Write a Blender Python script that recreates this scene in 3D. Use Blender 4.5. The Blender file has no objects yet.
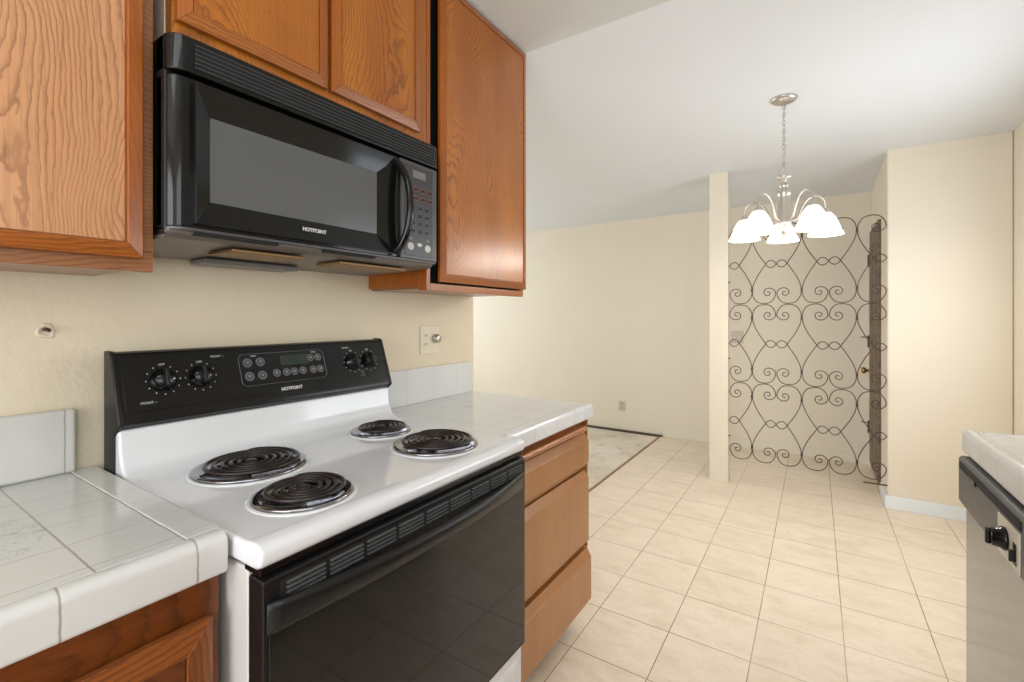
import bpy, bmesh, math, random
from mathutils import Vector, Matrix
random.seed(4)
S = bpy.context.scene
COL = S.collection
PI = math.pi
# ------------------------------------------------------------------ camera
cd = bpy.data.cameras.new('camera'); cam = bpy.data.objects.new('camera', cd); COL.objects.link(cam)
cam.location = (1.38, 0, 1.265); cam.rotation_euler = (PI/2, 0, math.radians(33.4))
cd.sensor_width = 36; cd.lens = 36*466/1024; cd.shift_x = 3.5/1024; cd.shift_y = -24/1024
cd.clip_start = 0.01; cd.clip_end = 100
S.camera = cam
# ------------------------------------------------------------------ world + exposure
W = bpy.data.worlds.new('world'); S.world = W; W.use_nodes = True
W.node_tree.nodes['Background'].inputs[0].default_value = (0.90, 0.95, 1.0, 1)
W.node_tree.nodes['Background'].inputs[1].default_value = 1.8
S.view_settings.view_transform = 'Standard'; S.view_settings.look = 'None'
S.view_settings.gamma = 1; S.view_settings.use_curve_mapping = False
S.view_settings.exposure = -0.20
def area(name, loc, rot, sx, sy, power, col):
    l = bpy.data.lights.new(name, 'AREA'); l.shape = 'RECTANGLE'; l.size = sx; l.size_y = sy
    l.energy = power; l.color = col
    o = bpy.data.objects.new(name, l); COL.objects.link(o); o.location = loc; o.rotation_euler = rot
    return o
# area lamps for daylight; all but the kitchen one added to brighten the rooms
area('added_back_daylight', (1.1, -2.34, 1.3), (PI/2, 0, 0), 2.0, 1.9, 78, (0.90, 0.94, 1))
area('added_living_daylight', (-3.5, 3.2, 1.4), (0, -PI/2, 0), 1.9, 2.6, 50, (0.88, 0.94, 1))
area('daylight_kitchen_window', (2.33, -0.45, 1.65), (0, PI/2, 0), 0.9, 1.1, 12, (0.88, 0.94, 1))

area('added_dining_daylight', (2.35, 2.8, 1.4), (0, PI/2-.1, 0), .9, 1.1, 14, (0.88, 0.94, 1))
# ------------------------------------------------------------------ materials
def srgb(r, g, b):
    f = lambda c: (c/255/12.92 if c/255 <= 0.04045 else ((c/255+0.055)/1.055)**2.4)
    return (f(r), f(g), f(b), 1)
class NT:
    def __init__(s, name):
        s.m = bpy.data.materials.new(name); s.m.use_nodes = True; s.t = s.m.node_tree
        s.b = s.t.nodes['Principled BSDF']; s.out = s.t.nodes['Material Output']
    def n(s, typ, **kw):
        nd = s.t.nodes.new(typ)
        for k, v in kw.items():
            if k.startswith('i_'):
                key = k[2:]; key = int(key) if key.isdigit() else key.replace('_', ' ')
                if isinstance(v, bpy.types.NodeSocket): s.t.links.new(v, nd.inputs[key])
                else: nd.inputs[key].default_value = v
            else: setattr(nd, k, v)
        return nd
    def link(s, a, b): s.t.links.new(a, b)
    def set(s, key, v):
        if isinstance(v, bpy.types.NodeSocket): s.link(v, s.b.inputs[key])
        else: s.b.inputs[key].default_value = v
    def math(s, op, a, b=0.0, c=0.0):
        nd = s.n('ShaderNodeMath', operation=op)
        for i, v in enumerate((a, b, c)):
            if isinstance(v, bpy.types.NodeSocket): s.link(v, nd.inputs[i])
            else: nd.inputs[i].default_value = v
        return nd.outputs[0]
    def mix(s, f, a, b, mode='MIX'):
        nd = s.n('ShaderNodeMix', data_type='RGBA', blend_type=mode)
        for k, v in ((0, f), (6, a), (7, b)):
            if isinstance(v, bpy.types.NodeSocket): s.link(v, nd.inputs[k])
            else: nd.inputs[k].default_value = v
        return nd.outputs[2]
    def coord(s, scale=(1, 1, 1), loc=(0, 0, 0), pos=False):
        if pos: src = s.n('ShaderNodeNewGeometry').outputs['Position']
        else: src = s.n('ShaderNodeTexCoord').outputs['Object']
        mp = s.n('ShaderNodeMapping'); s.link(src, mp.inputs[0])
        mp.inputs['Scale'].default_value = scale; mp.inputs['Location'].default_value = loc
        return mp.outputs[0]
    def noise(s, vec, scale, detail=3, rough=.55, dist=0.0):
        nd = s.n('ShaderNodeTexNoise'); s.link(vec, nd.inputs['Vector'])
        nd.inputs['Scale'].default_value = scale; nd.inputs['Detail'].default_value = detail
        nd.inputs['Roughness'].default_value = rough; nd.inputs['Distortion'].default_value = dist
        return nd.outputs['Fac']
    def ramp(s, f, stops):
        nd = s.n('ShaderNodeValToRGB'); s.link(f, nd.inputs[0]); e = nd.color_ramp.elements
        while len(e) < len(stops): e.new(0.5)
        for el, (p, c) in zip(e, stops): el.position = p; el.color = c if len(c) == 4 else (*c, 1)
        return nd.outputs[0]
    def bump(s, h, strength, dist=0.01):
        nd = s.n('ShaderNodeBump'); nd.inputs['Strength'].default_value = strength
        nd.inputs['Distance'].default_value = dist; s.link(h, nd.inputs['Height'])
        s.link(nd.outputs[0], s.b.inputs['Normal'])
def plain(name, col, rough=.5, metal=0., spec=.5, coat=0., emit=None, es=0.):
    t = NT(name); t.set('Base Color', col); t.set('Roughness', rough); t.set('Metallic', metal)
    t.set('Specular IOR Level', spec); t.set('Coat Weight', coat); t.set('Coat Roughness', .05)
    if emit: t.set('Emission Color', emit); t.set('Emission Strength', es)
    # faint unevenness of the surface, procedural
    v = t.coord(); n = t.noise(v, 40, 2)
    r = t.math('MULTIPLY_ADD', n, 0.06, max(rough-.03, 0.0)); t.set('Roughness', r)
    return t.m
def paint(name, col, bump=.25, sc=55, rough=.6):
    t = NT(name); v = t.coord(pos=True)
    big = t.noise(v, 1.3, 2); fine = t.noise(v, sc, 3)
    c2 = tuple(x*.94 for x in col[:3])+(1,)
    t.set('Base Color', t.mix(big, col, c2)); t.set('Roughness', rough)
    t.bump(fine, bump, .004)
    return t.m
def oak(name, grain='z', seed=0., light=srgb(186, 112, 30), mid=srgb(156, 84, 16), dark=srgb(82, 38, 6), fig=1.0, rings=105, con=1.15):
    """oak veneer: cathedral figure and pores running along one axis"""
    t = NT(name)
    sep = t.n('ShaderNodeSeparateXYZ'); t.link(t.n('ShaderNodeNewGeometry').outputs['Position'], sep.inputs[0])
    x, y, z = sep.outputs
    along, across = (z, t.math('ADD', y, x)) if grain == 'z' else ((y, t.math('ADD', z, x)) if grain == 'y' else (x, t.math('ADD', z, y)))
    def vec(a, b, c):
        cb = t.n('ShaderNodeCombineXYZ'); t.link(t.math('MULTIPLY', across, a), cb.inputs[0]); t.link(t.math('MULTIPLY', along, b), cb.inputs[1]); cb.inputs[2].default_value = c
        return cb.outputs[0]
    warp = t.noise(vec(3.2, 1.5, seed), 1.0, 1, .5, .2)
    w2 = t.noise(vec(22, 9, seed+1), 1.0, 3, .6)
    w3 = t.noise(vec(90, 40, seed+2), 1.0, 2, .6)
    f = t.math('ADD', t.math('MULTIPLY', warp, .55*fig), t.math('MULTIPLY_ADD', w2, .020, t.math('MULTIPLY_ADD', w3, .003, across)))
    fr = t.math('FRACT', t.math('MULTIPLY', f, rings))
    late = t.math('POWER', fr, 4.0)
    edge = t.math('MINIMUM', t.math('MULTIPLY', t.math('SUBTRACT', 1, fr), 9), 1)
    ring = t.math('MULTIPLY', late, edge)
    amp = t.noise(vec(7, 2.2, seed+5), 1.0, 2)
    pores = t.noise(vec(520, 12, seed+3), 1.0, 2)
    pores2 = t.noise(vec(170, 5, seed+4), 1.0, 2)
    tone = t.noise(vec(5, 1.0, seed+9), 1.0, 3)
    base = t.mix(t.ramp(tone, [(.3, (0, 0, 0)), (.7, (1, 1, 1))]), light, mid)
    base = t.mix(t.math('MULTIPLY', t.math('GREATER_THAN', pores2, .55), .12), base, dark)
    rf = t.math('MULTIPLY', ring, t.math('MULTIPLY', t.math('MULTIPLY_ADD', amp, 1.4, .15), con))
    c = t.mix(t.math('MINIMUM', rf, 1), base, dark)
    pf = t.math('MULTIPLY', t.math('GREATER_THAN', pores, .6), .22)
    c = t.mix(pf, c, dark)
    t.set('Base Color', c); t.set('Roughness', t.math('MULTIPLY_ADD', pores, .14, .24))
    t.set('Coat Weight', .25); t.set('Coat Roughness', .2)
    t.bump(t.math('ADD', rf, pf), -.12, .0006)
    return t.m
def grid_tile(name, col, grout, xs, ys, w, z_lines=None, rough=.12, stain=None, bumpy=.12):
    """glazed ceramic with grout joints at listed world x and y (or z) positions"""
    t = NT(name); tc = t.n('ShaderNodeNewGeometry').outputs['Position']
    sep = t.n('ShaderNodeSeparateXYZ'); t.link(tc, sep.inputs[0])
    wob = t.noise(t.coord(pos=True), 60, 1)
    acc = None
    for ax, vals in ((0, xs), (1, ys), (2, z_lines or [])):
        for v in vals:
            ww = w
            if isinstance(v, tuple): v, ww = v
            d = t.math('ABSOLUTE', t.math('SUBTRACT', t.math('MULTIPLY_ADD', wob, .002, sep.outputs[ax]), v+.001))
            m = t.math('SUBTRACT', 1, t.math('SMOOTH_MIN', t.math('DIVIDE', d, ww), 1, .3))
            m = t.math('MAXIMUM', m, 0)
            acc = m if acc is None else t.math('MAXIMUM', acc, m)
    mott = t.noise(t.coord(pos=True), 9, 4, .6)
    c = t.mix(mott, col, tuple(k*.86 for k in col[:3])+(1,))
    if acc is not None:
        c = t.mix(t.math('MINIMUM', acc, 1), c, grout)
        t.bump(t.math('MULTIPLY_ADD', acc, -1, t.math('MULTIPLY', t.noise(t.coord(pos=True), 35, 2), .3)), bumpy, .003)
    if stain:
        n = t.noise(t.coord(pos=True), 26, 4, .6, 1.5)
        line = t.math('SUBTRACT', 1, t.math('MINIMUM', t.math('MULTIPLY', t.math('ABSOLUTE', t.math('SUBTRACT', n, .5)), 60), 1))
        dx = t.math('SUBTRACT', sep.outputs[0], stain[0]); dy = t.math('SUBTRACT', sep.outputs[1], stain[1])
        r = t.math('SQRT', t.math('ADD', t.math('POWER', t.math('DIVIDE', dx, stain[2]), 2), t.math('POWER', t.math('DIVIDE', dy, stain[3]), 2)))
        inside = t.math('LESS_THAN', r, 1)
        c = t.mix(t.math('MULTIPLY', t.math('MULTIPLY', line, inside), .55), c, srgb(120, 85, 72))
    t.set('Base Color', c); t.set('Roughness', rough); t.set('Coat Weight', .1)
    return t.m

M = {}
M['wall'] = paint('cream_wall_paint', srgb(228, 218, 199))
M['wallk'] = paint('kitchen_wall_paint', srgb(228, 215, 188), .4, 45)
M['ceil'] = paint('white_ceiling_paint', srgb(229, 232, 235), .1, 60, .8)
M['ceilk'] = paint('textured_ceiling_paint', srgb(214, 216, 212), .9, 110, .9)
M['trim'] = plain('white_trim_paint', srgb(226, 232, 236), .4)
M['oak'] = oak('oak_vertical_grain', 'z', seed=1.0)
M['oakl'] = oak('oak_panel_with_sheen', 'z', seed=11.7, fig=.8, light=srgb(198, 148, 108), mid=srgb(184, 132, 90), dark=srgb(112, 68, 40), rings=120, con=1.3)  # paler pinkish tone puts the sheen on the left doors into the colour
M['oakh'] = oak('oak_horizontal_grain', 'y', seed=2.1, fig=.4, light=srgb(174, 102, 40), mid=srgb(148, 80, 24))
M['oakr'] = oak('oak_frame', 'z', seed=7.7, fig=.25, light=srgb(170, 94, 20), mid=srgb(146, 74, 10), con=.5)
M['oakdk'] = oak('oak_weathered_frame', 'y', seed=8.8, fig=.3, light=srgb(150, 98, 58), mid=srgb(130, 80, 44), dark=srgb(84, 48, 26))
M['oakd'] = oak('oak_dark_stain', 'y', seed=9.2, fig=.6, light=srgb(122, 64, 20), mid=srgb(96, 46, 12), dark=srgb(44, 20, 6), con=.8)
M['oakdv'] = oak('oak_door_stile', 'z', seed=6.2, fig=.4, light=srgb(150, 88, 42), mid=srgb(124, 66, 26), dark=srgb(66, 32, 12))
M['oakdf'] = oak('oak_door_rail', 'y', seed=3.2, fig=.4, light=srgb(150, 88, 42), mid=srgb(124, 66, 26), dark=srgb(66, 32, 12))
M['drawer'] = oak('brown_drawer_front', 'z', seed=5.5, fig=.25, light=srgb(174, 120, 66), mid=srgb(158, 102, 50), dark=srgb(122, 76, 36), con=.4)
M['black'] = plain('black_glossy_plastic', srgb(14, 14, 14), .1, spec=.35)
M['blackm'] = plain('black_satin_plastic', srgb(20, 20, 20), .35, spec=.3)
M['blackbg'] = plain('black_enamel_panel', srgb(16, 16, 16), .2, spec=.3)
M['void'] = plain('black_recess_shade', srgb(8, 8, 8), .8)  # near-black that paints shade into gaps and slots; also colours the toe plate
M['ovenglass'] = plain('black_oven_glass', srgb(12, 12, 12), .045, spec=.45)
M['mwglass'] = plain('grey_microwave_window', srgb(82, 84, 84), .16, spec=.6)
M['dgrey'] = plain('dark_grey_plastic', srgb(70, 70, 72), .35)
M['mgrey'] = plain('mid_grey_plastic', srgb(112, 110, 108), .35)
M['print'] = plain('pale_printing', srgb(190, 190, 186), .5)
M['printd'] = plain('grey_button_print', srgb(92, 94, 100), .4)
M['printr'] = plain('red_button_print', srgb(120, 62, 54), .4)
M['enamel'] = plain('white_enamel', srgb(216, 217, 219), .12, coat=.3)
M['enamelg'] = plain('grey_white_enamel', srgb(205, 203, 198), .3)
M['chrome'] = plain('chrome_drip_pan', srgb(150, 150, 155), .12, metal=1)
M['coil'] = plain('burner_coil', srgb(38, 30, 27), .3, metal=.3)
M['nickel'] = plain('brushed_nickel', srgb(196, 190, 182), .3, metal=.8)
M['iron'] = plain('brown_wrought_iron', srgb(74, 56, 44), .5, metal=.4)
M['steel'] = plain('brushed_steel_panel', srgb(134, 138, 144), .13, metal=.85)
M['under'] = plain('grey_painted_metal', srgb(120, 112, 104), .4, metal=.3)
M['mesh'] = None
M['plate'] = plain('ivory_plastic', srgb(226, 216, 192), .35)
M['platew'] = plain('greyish_plastic', srgb(198, 190, 174), .4)
M['brass'] = plain('worn_brass', srgb(150, 120, 70), .35, metal=.8)
M['slot'] = plain('dark_slot', srgb(70, 60, 48), .7)
M['sub'] = None

def m_mesh():
    t = NT('filter_mesh'); v = t.coord(pos=True)
    sep = t.n('ShaderNodeSeparateXYZ'); t.link(v, sep.inputs[0])
    a = t.math('SINE', t.math('MULTIPLY', t.math('ADD', sep.outputs[0], sep.outputs[1]), 900))
    b = t.math('SINE', t.math('MULTIPLY', t.math('SUBTRACT', sep.outputs[0], sep.outputs[1]), 900))
    f = t.math('GREATER_THAN', t.math('MULTIPLY', a, b), 0.1)
    t.set('Base Color', t.mix(f, srgb(160, 128, 84), srgb(84, 62, 36))); t.set('Metallic', .4); t.set('Roughness', .5)
    return t.m
M['mesh'] = m_mesh()
def m_sub():
    t = NT('bare_subfloor'); v = t.coord(pos=True)
    a = t.noise(v, 1.6, 5, .65); b = t.noise(v, 14, 5, .7); c = t.noise(v, 5, 4, .6, 1.2)
    col = t.ramp(a, [(.3, srgb(196, 184, 166)), (.55, srgb(220, 209, 192)), (.75, srgb(230, 220, 205))])
    spots = t.ramp(b, [(.58, (0, 0, 0)), (.7, (1, 1, 1))])
    col = t.mix(t.math('MULTIPLY', spots, .35), col, srgb(140, 122, 100))
    sc = t.ramp(c, [(.6, (0, 0, 0)), (.66, (1, 1, 1))])
    col = t.mix(t.math('MULTIPLY', sc, .3), col, srgb(120, 104, 90))
    t.set('Base Color', col); t.set('Roughness', .85); t.bump(b, .3, .004)
    return t.m
M['sub'] = m_sub()
def m_floor():
    t = NT('travertine_look_floor_tile'); v = t.coord(pos=True)
    sep = t.n('ShaderNodeSeparateXYZ'); t.link(v, sep.inputs[0])
    s = .2922; g = .0036
    u = t.math('DIVIDE', t.math('SUBTRACT', sep.outputs[0], .595-20*s-g/2), s)
    w = t.math('DIVIDE', t.math('SUBTRACT', sep.outputs[1], 1.624-20*s-g/2), s)
    fu = t.math('FRACT', u); fw = t.math('FRACT', w)
    gr = t.math('MAXIMUM', t.math('LESS_THAN', fu, g/s), t.math('LESS_THAN', fw, g/s))
    cb = t.n('ShaderNodeCombineXYZ'); t.link(t.math('FLOOR', u), cb.inputs[0]); t.link(t.math('FLOOR', w), cb.inputs[1])
    wn = t.n('ShaderNodeTexWhiteNoise', noise_dimensions='3D'); t.link(cb.outputs[0], wn.inputs[0])
    off = t.n('ShaderNodeVectorMath', operation='SCALE'); t.link(wn.outputs['Color'], off.inputs[0]); off.inputs['Scale'].default_value = 9
    vv = t.n('ShaderNodeVectorMath', operation='ADD'); t.link(v, vv.inputs[0]); t.link(off.outputs[0], vv.inputs[1])
    mp = t.n('ShaderNodeMapping'); t.link(vv.outputs[0], mp.inputs[0]); mp.inputs['Scale'].default_value = (.8, 1.7, 1)
    a = t.noise(mp.outputs[0], 7, 5, .62, .6); b = t.noise(vv.outputs[0], 45, 4, .7)
    col = t.ramp(a, [(.3, srgb(222, 204, 180)), (.5, srgb(232, 217, 196)), (.72, srgb(238, 225, 206))])
    col = t.mix(t.math('MULTIPLY', t.ramp(b, [(.5, (0, 0, 0)), (.75, (1, 1, 1))]), .35), col, srgb(205, 186, 160))
    col = t.mix(t.math('MULTIPLY', wn.outputs['Value'], .12), col, srgb(206, 190, 166))
    gn = t.noise(v, 1.7, 2)
    gcol = t.mix(t.ramp(gn, [(.35, (0, 0, 0)), (.6, (1, 1, 1))]), srgb(190, 168, 140), srgb(136, 112, 88))
    col = t.mix(gr, col, gcol)
    t.set('Base Color', col); t.set('Roughness', t.math('MULTIPLY_ADD', a, .2, .28)); t.set('Specular IOR Level', .4)
    t.bump(t.math('SUBTRACT', t.math('MULTIPLY', b, .15), gr), .25, .002)
    return t.m
M['floor'] = m_floor()
def m_wooddoor():
    t = NT('carved_dark_door'); v = t.coord((1, 3, 1), pos=True)
    a = t.noise(v, 22, 5, .7); b = t.noise(t.coord((30, 30, 3), pos=True), 2, 3)
    col = t.ramp(a, [(.35, srgb(66, 54, 44)), (.5, srgb(112, 94, 78)), (.65, srgb(134, 116, 98))])
    t.set('Base Color', t.mix(t.math('MULTIPLY', b, .4), col, srgb(80, 62, 48))); t.set('Roughness', .6)
    t.bump(a, .5, .006)
    return t.m
M['wdoor'] = m_wooddoor()
def m_shade():
    t = NT('lit_frosted_glass'); v = t.coord()
    a = t.noise(v, 30, 3)
    t.set('Base Color', srgb(250, 246, 236)); t.set('Roughness', .4)
    t.set('Emission Color', t.mix(a, (1, .93, .84, 1), (1, .97, .92, 1))); t.set('Emission Strength', 2.4)
    return t.m
M['shade'] = m_shade()
M['bulb'] = plain('lit_bulb', (1, 1, 1, 1), .4, emit=(1, .86, .66, 1), es=14)

# ------------------------------------------------------------------ geometry helpers
def worg(o):
    v = Vector((0, 0, 0))
    while o is not None:
        v += Vector(o.location); o = o.parent
    return v
class MB:
    def __init__(s): s.bm = bmesh.new()
    def box(s, x0, x1, y0, y1, z0, z1):
        vs = [s.bm.verts.new(p) for p in ((x0,y0,z0),(x1,y0,z0),(x1,y1,z0),(x0,y1,z0),(x0,y0,z1),(x1,y0,z1),(x1,y1,z1),(x0,y1,z1))]
        for f in ((0,3,2,1),(4,5,6,7),(0,1,5,4),(1,2,6,5),(2,3,7,6),(3,0,4,7)): s.bm.faces.new([vs[i] for i in f])
        return s
    def hull(s, base, top):
        """loft two polygons of equal count"""
        a = [s.bm.verts.new(p) for p in base]; b = [s.bm.verts.new(p) for p in top]; n = len(a)
        s.bm.faces.new(a[::-1]); s.bm.faces.new(b)
        for i in range(n): s.bm.faces.new((a[i], a[(i+1) % n], b[(i+1) % n], b[i]))
        return s
    def prism_y(s, prof, y0, y1):
        return s.hull([(x, y0, z) for x, z in prof], [(x, y1, z) for x, z in prof])
    def prism_x(s, prof, x0, x1):
        return s.hull([(x0, y, z) for y, z in prof], [(x1, y, z) for y, z in prof])
    def prism_z(s, prof, z0, z1):
        return s.hull([(x, y, z0) for x, y in prof], [(x, y, z1) for x, y in prof])
    def grid(s, rows, close=False, cap=False):
        R = [[s.bm.verts.new(p) for p in r] for r in rows]
        n = len(R[0])
        for i in range(len(R)-1):
            for j in range(n if close else n-1):
                s.bm.faces.new((R[i][j], R[i][(j+1) % n], R[i+1][(j+1) % n], R[i+1][j]))
        if cap:
            s.bm.faces.new(R[0][::-1]); s.bm.faces.new(R[-1])
        return s
    def tube(s, pts, r, seg=8, closed=False, flat=1.0):
        pts = [Vector(p) for p in pts]; n = len(pts); rows = []; prev = None
        for i, p in enumerate(pts):
            if closed: t = pts[(i+1) % n]-pts[(i-1) % n]
            else: t = pts[min(i+1, n-1)]-pts[max(i-1, 0)]
            t.normalize()
            if prev is None:
                up = Vector((0, 0, 1)) if abs(t.z) < .9 else Vector((1, 0, 0))
                a = t.cross(up).normalized()
            else:
                a = (prev-t*prev.dot(t)).normalized()
            prev = a; b = t.cross(a)
            rr = r[i] if isinstance(r, (list, tuple)) else r
            rows.append([p+a*rr*math.cos(2*PI*k/seg)+b*rr*flat*math.sin(2*PI*k/seg) for k in range(seg)])
        if closed:
            rows.append(rows[0]); s.grid(rows, True); bmesh.ops.remove_doubles(s.bm, verts=s.bm.verts, dist=1e-6)
        else: s.grid(rows, True, True)
        return s
    def lathe(s, prof, c, axis=(0, 0, 1), seg=24, ripple=None):
        ax = Vector(axis).normalized(); u = ax.orthogonal().normalized(); v = ax.cross(u); c = Vector(c); rows = []
        for (r, h) in prof:
            row = []
            for k in range(seg):
                a = 2*PI*k/seg; rr = max(r, 1e-4)
                if ripple: rr *= 1+ripple(r, h, a)
                row.append(c+ax*h+(u*math.cos(a)+v*math.sin(a))*rr)
            rows.append(row)
        s.grid(rows, True, True)
        return s
    def build(s, name, mat, parent=None, bevel=0., seg=2, smooth=False, origin=None, solid=0., angle=30):
        bmesh.ops.recalc_face_normals(s.bm, faces=s.bm.faces)
        if parent is not None: off = worg(parent)
        elif origin is not None: off = Vector(origin)
        else: off = Vector((0, 0, 0))
        for v in s.bm.verts: v.co -= off
        me = bpy.data.meshes.new(name); s.bm.to_mesh(me); s.bm.free()
        me.materials.append(mat)
        o = bpy.data.objects.new(name, me); COL.objects.link(o)
        if parent is not None: o.parent = parent
        else: o.location = off
        if smooth:
            for p in me.polygons: p.use_smooth = True
        if solid:
            m = o.modifiers.new('solid', 'SOLIDIFY'); m.thickness = solid; m.offset = 0
        if bevel:
            m = o.modifiers.new('bevel', 'BEVEL'); m.width = bevel; m.segments = seg; m.limit_method = 'ANGLE'; m.angle_limit = math.radians(angle)
            if not smooth:
                for p in me.polygons: p.use_smooth = True
                w = o.modifiers.new('wn', 'WEIGHTED_NORMAL'); w.keep_sharp = False
        return o
def thing(name, loc, label, cat, group=None):
    o = bpy.data.objects.new(name, None); COL.objects.link(o); o.location = loc; o.empty_display_size = .1
    o['label'] = label; o['category'] = cat
    if group: o['group'] = group
    return o
def tag(o, label, cat, group=None):
    o['label'] = label; o['category'] = cat
    if group: o['group'] = group
    return o
def struct(o): o['kind'] = 'structure'; return o
def B(*a): return MB().box(*a)
def smooth_path(pts, sub=8, closed=False):
    P = [Vector(p) for p in pts]; n = len(P); out = []
    rng = range(n) if closed else range(n-1)
    for i in rng:
        g = lambda k: P[k % n] if closed else P[max(0, min(n-1, k))]
        p0, p1, p2, p3 = g(i-1), g(i), g(i+1), g(i+2)
        for k in range(sub):
            t = k/sub
            out.append(.5*((2*p1)+(-p0+p2)*t+(2*p0-5*p1+4*p2-p3)*t*t+(-p0+3*p1-3*p2+p3)*t**3))
    if not closed: out.append(P[-1])
    return out
def text(name, s, size, org, xd, yd, mat, parent, depth=.0006, align='CENTER', bold=0.0):
    cu = bpy.data.curves.new('lettering', 'FONT'); cu.body = s; cu.size = size; cu.align_x = align; cu.align_y = 'CENTER'; cu.extrude = depth; cu.offset = bold
    tmp = bpy.data.objects.new('lettering', cu); COL.objects.link(tmp)
    dg = bpy.context.evaluated_depsgraph_get(); dg.update()
    me = bpy.data.meshes.new_from_object(tmp.evaluated_get(dg)); bpy.data.objects.remove(tmp)
    xd = Vector(xd).normalized(); yd = Vector(yd).normalized(); zd = xd.cross(yd)
    R = Matrix((xd, yd, zd)).transposed().to_4x4(); R.translation = Vector(org)-worg(parent)
    me.transform(R); me.name = name; me.materials.clear(); me.materials.append(mat)
    o = bpy.data.objects.new(name, me); COL.objects.link(o); o.parent = parent
    return o

# ================================================================== SETTING
WT = .10
def zc(y): return 2.44-(y-1.775)*0.0324                      # gently falling dining ceiling
struct(B(0.0, 2.5, -2.4, 5.15, -.06, 0).build('floor', M['floor']))
struct(B(-3.6, 0.0, 1.68, 5.15, -.06, -.004).build('floor', M['sub']))
struct(B(-WT, 0, -2.4, 1.79, 0, 2.46).build('wall_left', M['wallk'], bevel=.008))
struct(B(-3.6, 2.5, 5.02, 5.15, 0, 2.5).build('wall_far', M['wall']))
struct(B(2.362, 2.5, .2, 2.2, 0, 2.5).box(2.362, 2.5, 3.4, 4.0, 0, 2.5).box(2.362, 2.5, 2.2, 3.4, 0, .9).box(2.362, 2.5, 2.2, 3.4, 2.1, 2.5).box(2.362, 2.5, -2.4, -1.1, 0, 2.5).box(2.362, 2.5, -1.1, .2, 0, 1.12).box(2.362, 2.5, -1.1, .2, 2.15, 2.5).build('wall_right', M['wall']))
struct(B(1.775, 2.362, 3.96, 5.02, 0, 2.5).build('wall_entry', M['wall'], bevel=.012, seg=3))
struct(B(.690, .822, 3.88, 3.975, 0, 2.5).build('wall_partition', M['wall'], bevel=.003))
bw = MB().box(-.1, .1, -2.5, -2.4, 0, 2.5).box(2.1, 2.5, -2.5, -2.4, 0, 2.5).box(.1, 2.1, -2.5, -2.4, 2.25, 2.5).box(.1, 2.1, -2.5, -2.4, 0, .35)
struct(bw.build('wall_back', M['wall']))
lw = MB().box(-3.72, -3.6, 1.6, 1.9, 0, 2.5).box(-3.72, -3.6, 4.5, 5.15, 0, 2.5).box(-3.72, -3.6, 1.9, 4.5, 2.35, 2.5).box(-3.72, -3.6, 1.9, 4.5, 0, .45)
struct(lw.build('wall_living', M['wall']))
struct(B(-3.6, -WT, 1.58, 1.68, 0, 2.5).build('wall_near', M['wall']))
struct(MB().prism_x([(1.775, 2.44), (5.15, zc(5.15)), (5.15, 2.62), (1.775, 2.62)], 0, 2.5).prism_x([(1.58, 2.446), (5.15, zc(5.15)), (5.15, 2.62), (1.58, 2.62)], -3.72, 0).build('ceiling', M['ceil']))
struct(B(0, 2.5, -2.5, 1.775, 2.44, 2.6).build('ceiling', M['ceilk']))
bh = .085
struct(MB().box(.03, .9, 5.006, 5.02, 0, bh).build('baseboard_far', M['wall'], bevel=.004))
struct(MB().box(.9, 1.775, 5.006, 5.02, 0, bh).build('baseboard_entry', M['wall'], bevel=.004))
struct(MB().box(1.763, 2.362, 3.948, 3.96, 0, bh).box(1.763, 1.775, 3.96, 4.24, 0, bh).build('baseboard_right', M['trim'], bevel=.004))
# unseen windows; back, living and dining ones added to let daylight in
def window(name, x0, x1, y0, y1, z0, z1, axis, n=2):
    f = MB(); w = .045
    if axis == 'y':
        f.box(x0, x1, y0, y1, z0, z0+w).box(x0, x1, y0, y1, z1-w, z1)
        for k in range(n+1):
            c = x0+(x1-x0-w)*k/n; f.box(c, c+w, y0, y1, z0+w, z1-w)
    else:
        f.box(x0, x1, y0, y1, z0, z0+w).box(x0, x1, y0, y1, z1-w, z1)
        for k in range(n+1):
            c = y0+(y1-y0-w)*k/n; f.box(x0, x1, c, c+w, z0+w, z1-w)
    return struct(f.build(name, M['trim'], bevel=.003))
window('window_1', 2.40, 2.44, -1.1, .2, 1.12, 2.15, 'x')
window('added_window_4', 2.40, 2.44, 2.2, 3.4, .9, 2.1, 'x')
window('added_window_2', .1, 2.1, -2.47, -2.43, .35, 2.25, 'y', 3)
window('added_window_3', -3.68, -3.64, 1.9, 4.5, .45, 2.35, 'x', 3)
# brown threshold strip between tile and bare subfloor, tack strip at the far wall
o = B(-.006, .014, 1.80, 4.985, -.004, .004).build('floor_transition_strip', plain('tan_strip', srgb(142, 112, 84), .6), bevel=.002, origin=(0, 3.4, 0))
tag(o, 'narrow brown strip along the edge between floor tile and bare subfloor', 'floor strip')
o = B(-3.4, .025, 4.985, 5.02, -.004, .016).build('tack_strip', M['slot'], bevel=.002, origin=(-1.6, 5, 0))
tag(o, 'long dark carpet tack strip lying at the foot of the far wall', 'tack strip')

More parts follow.
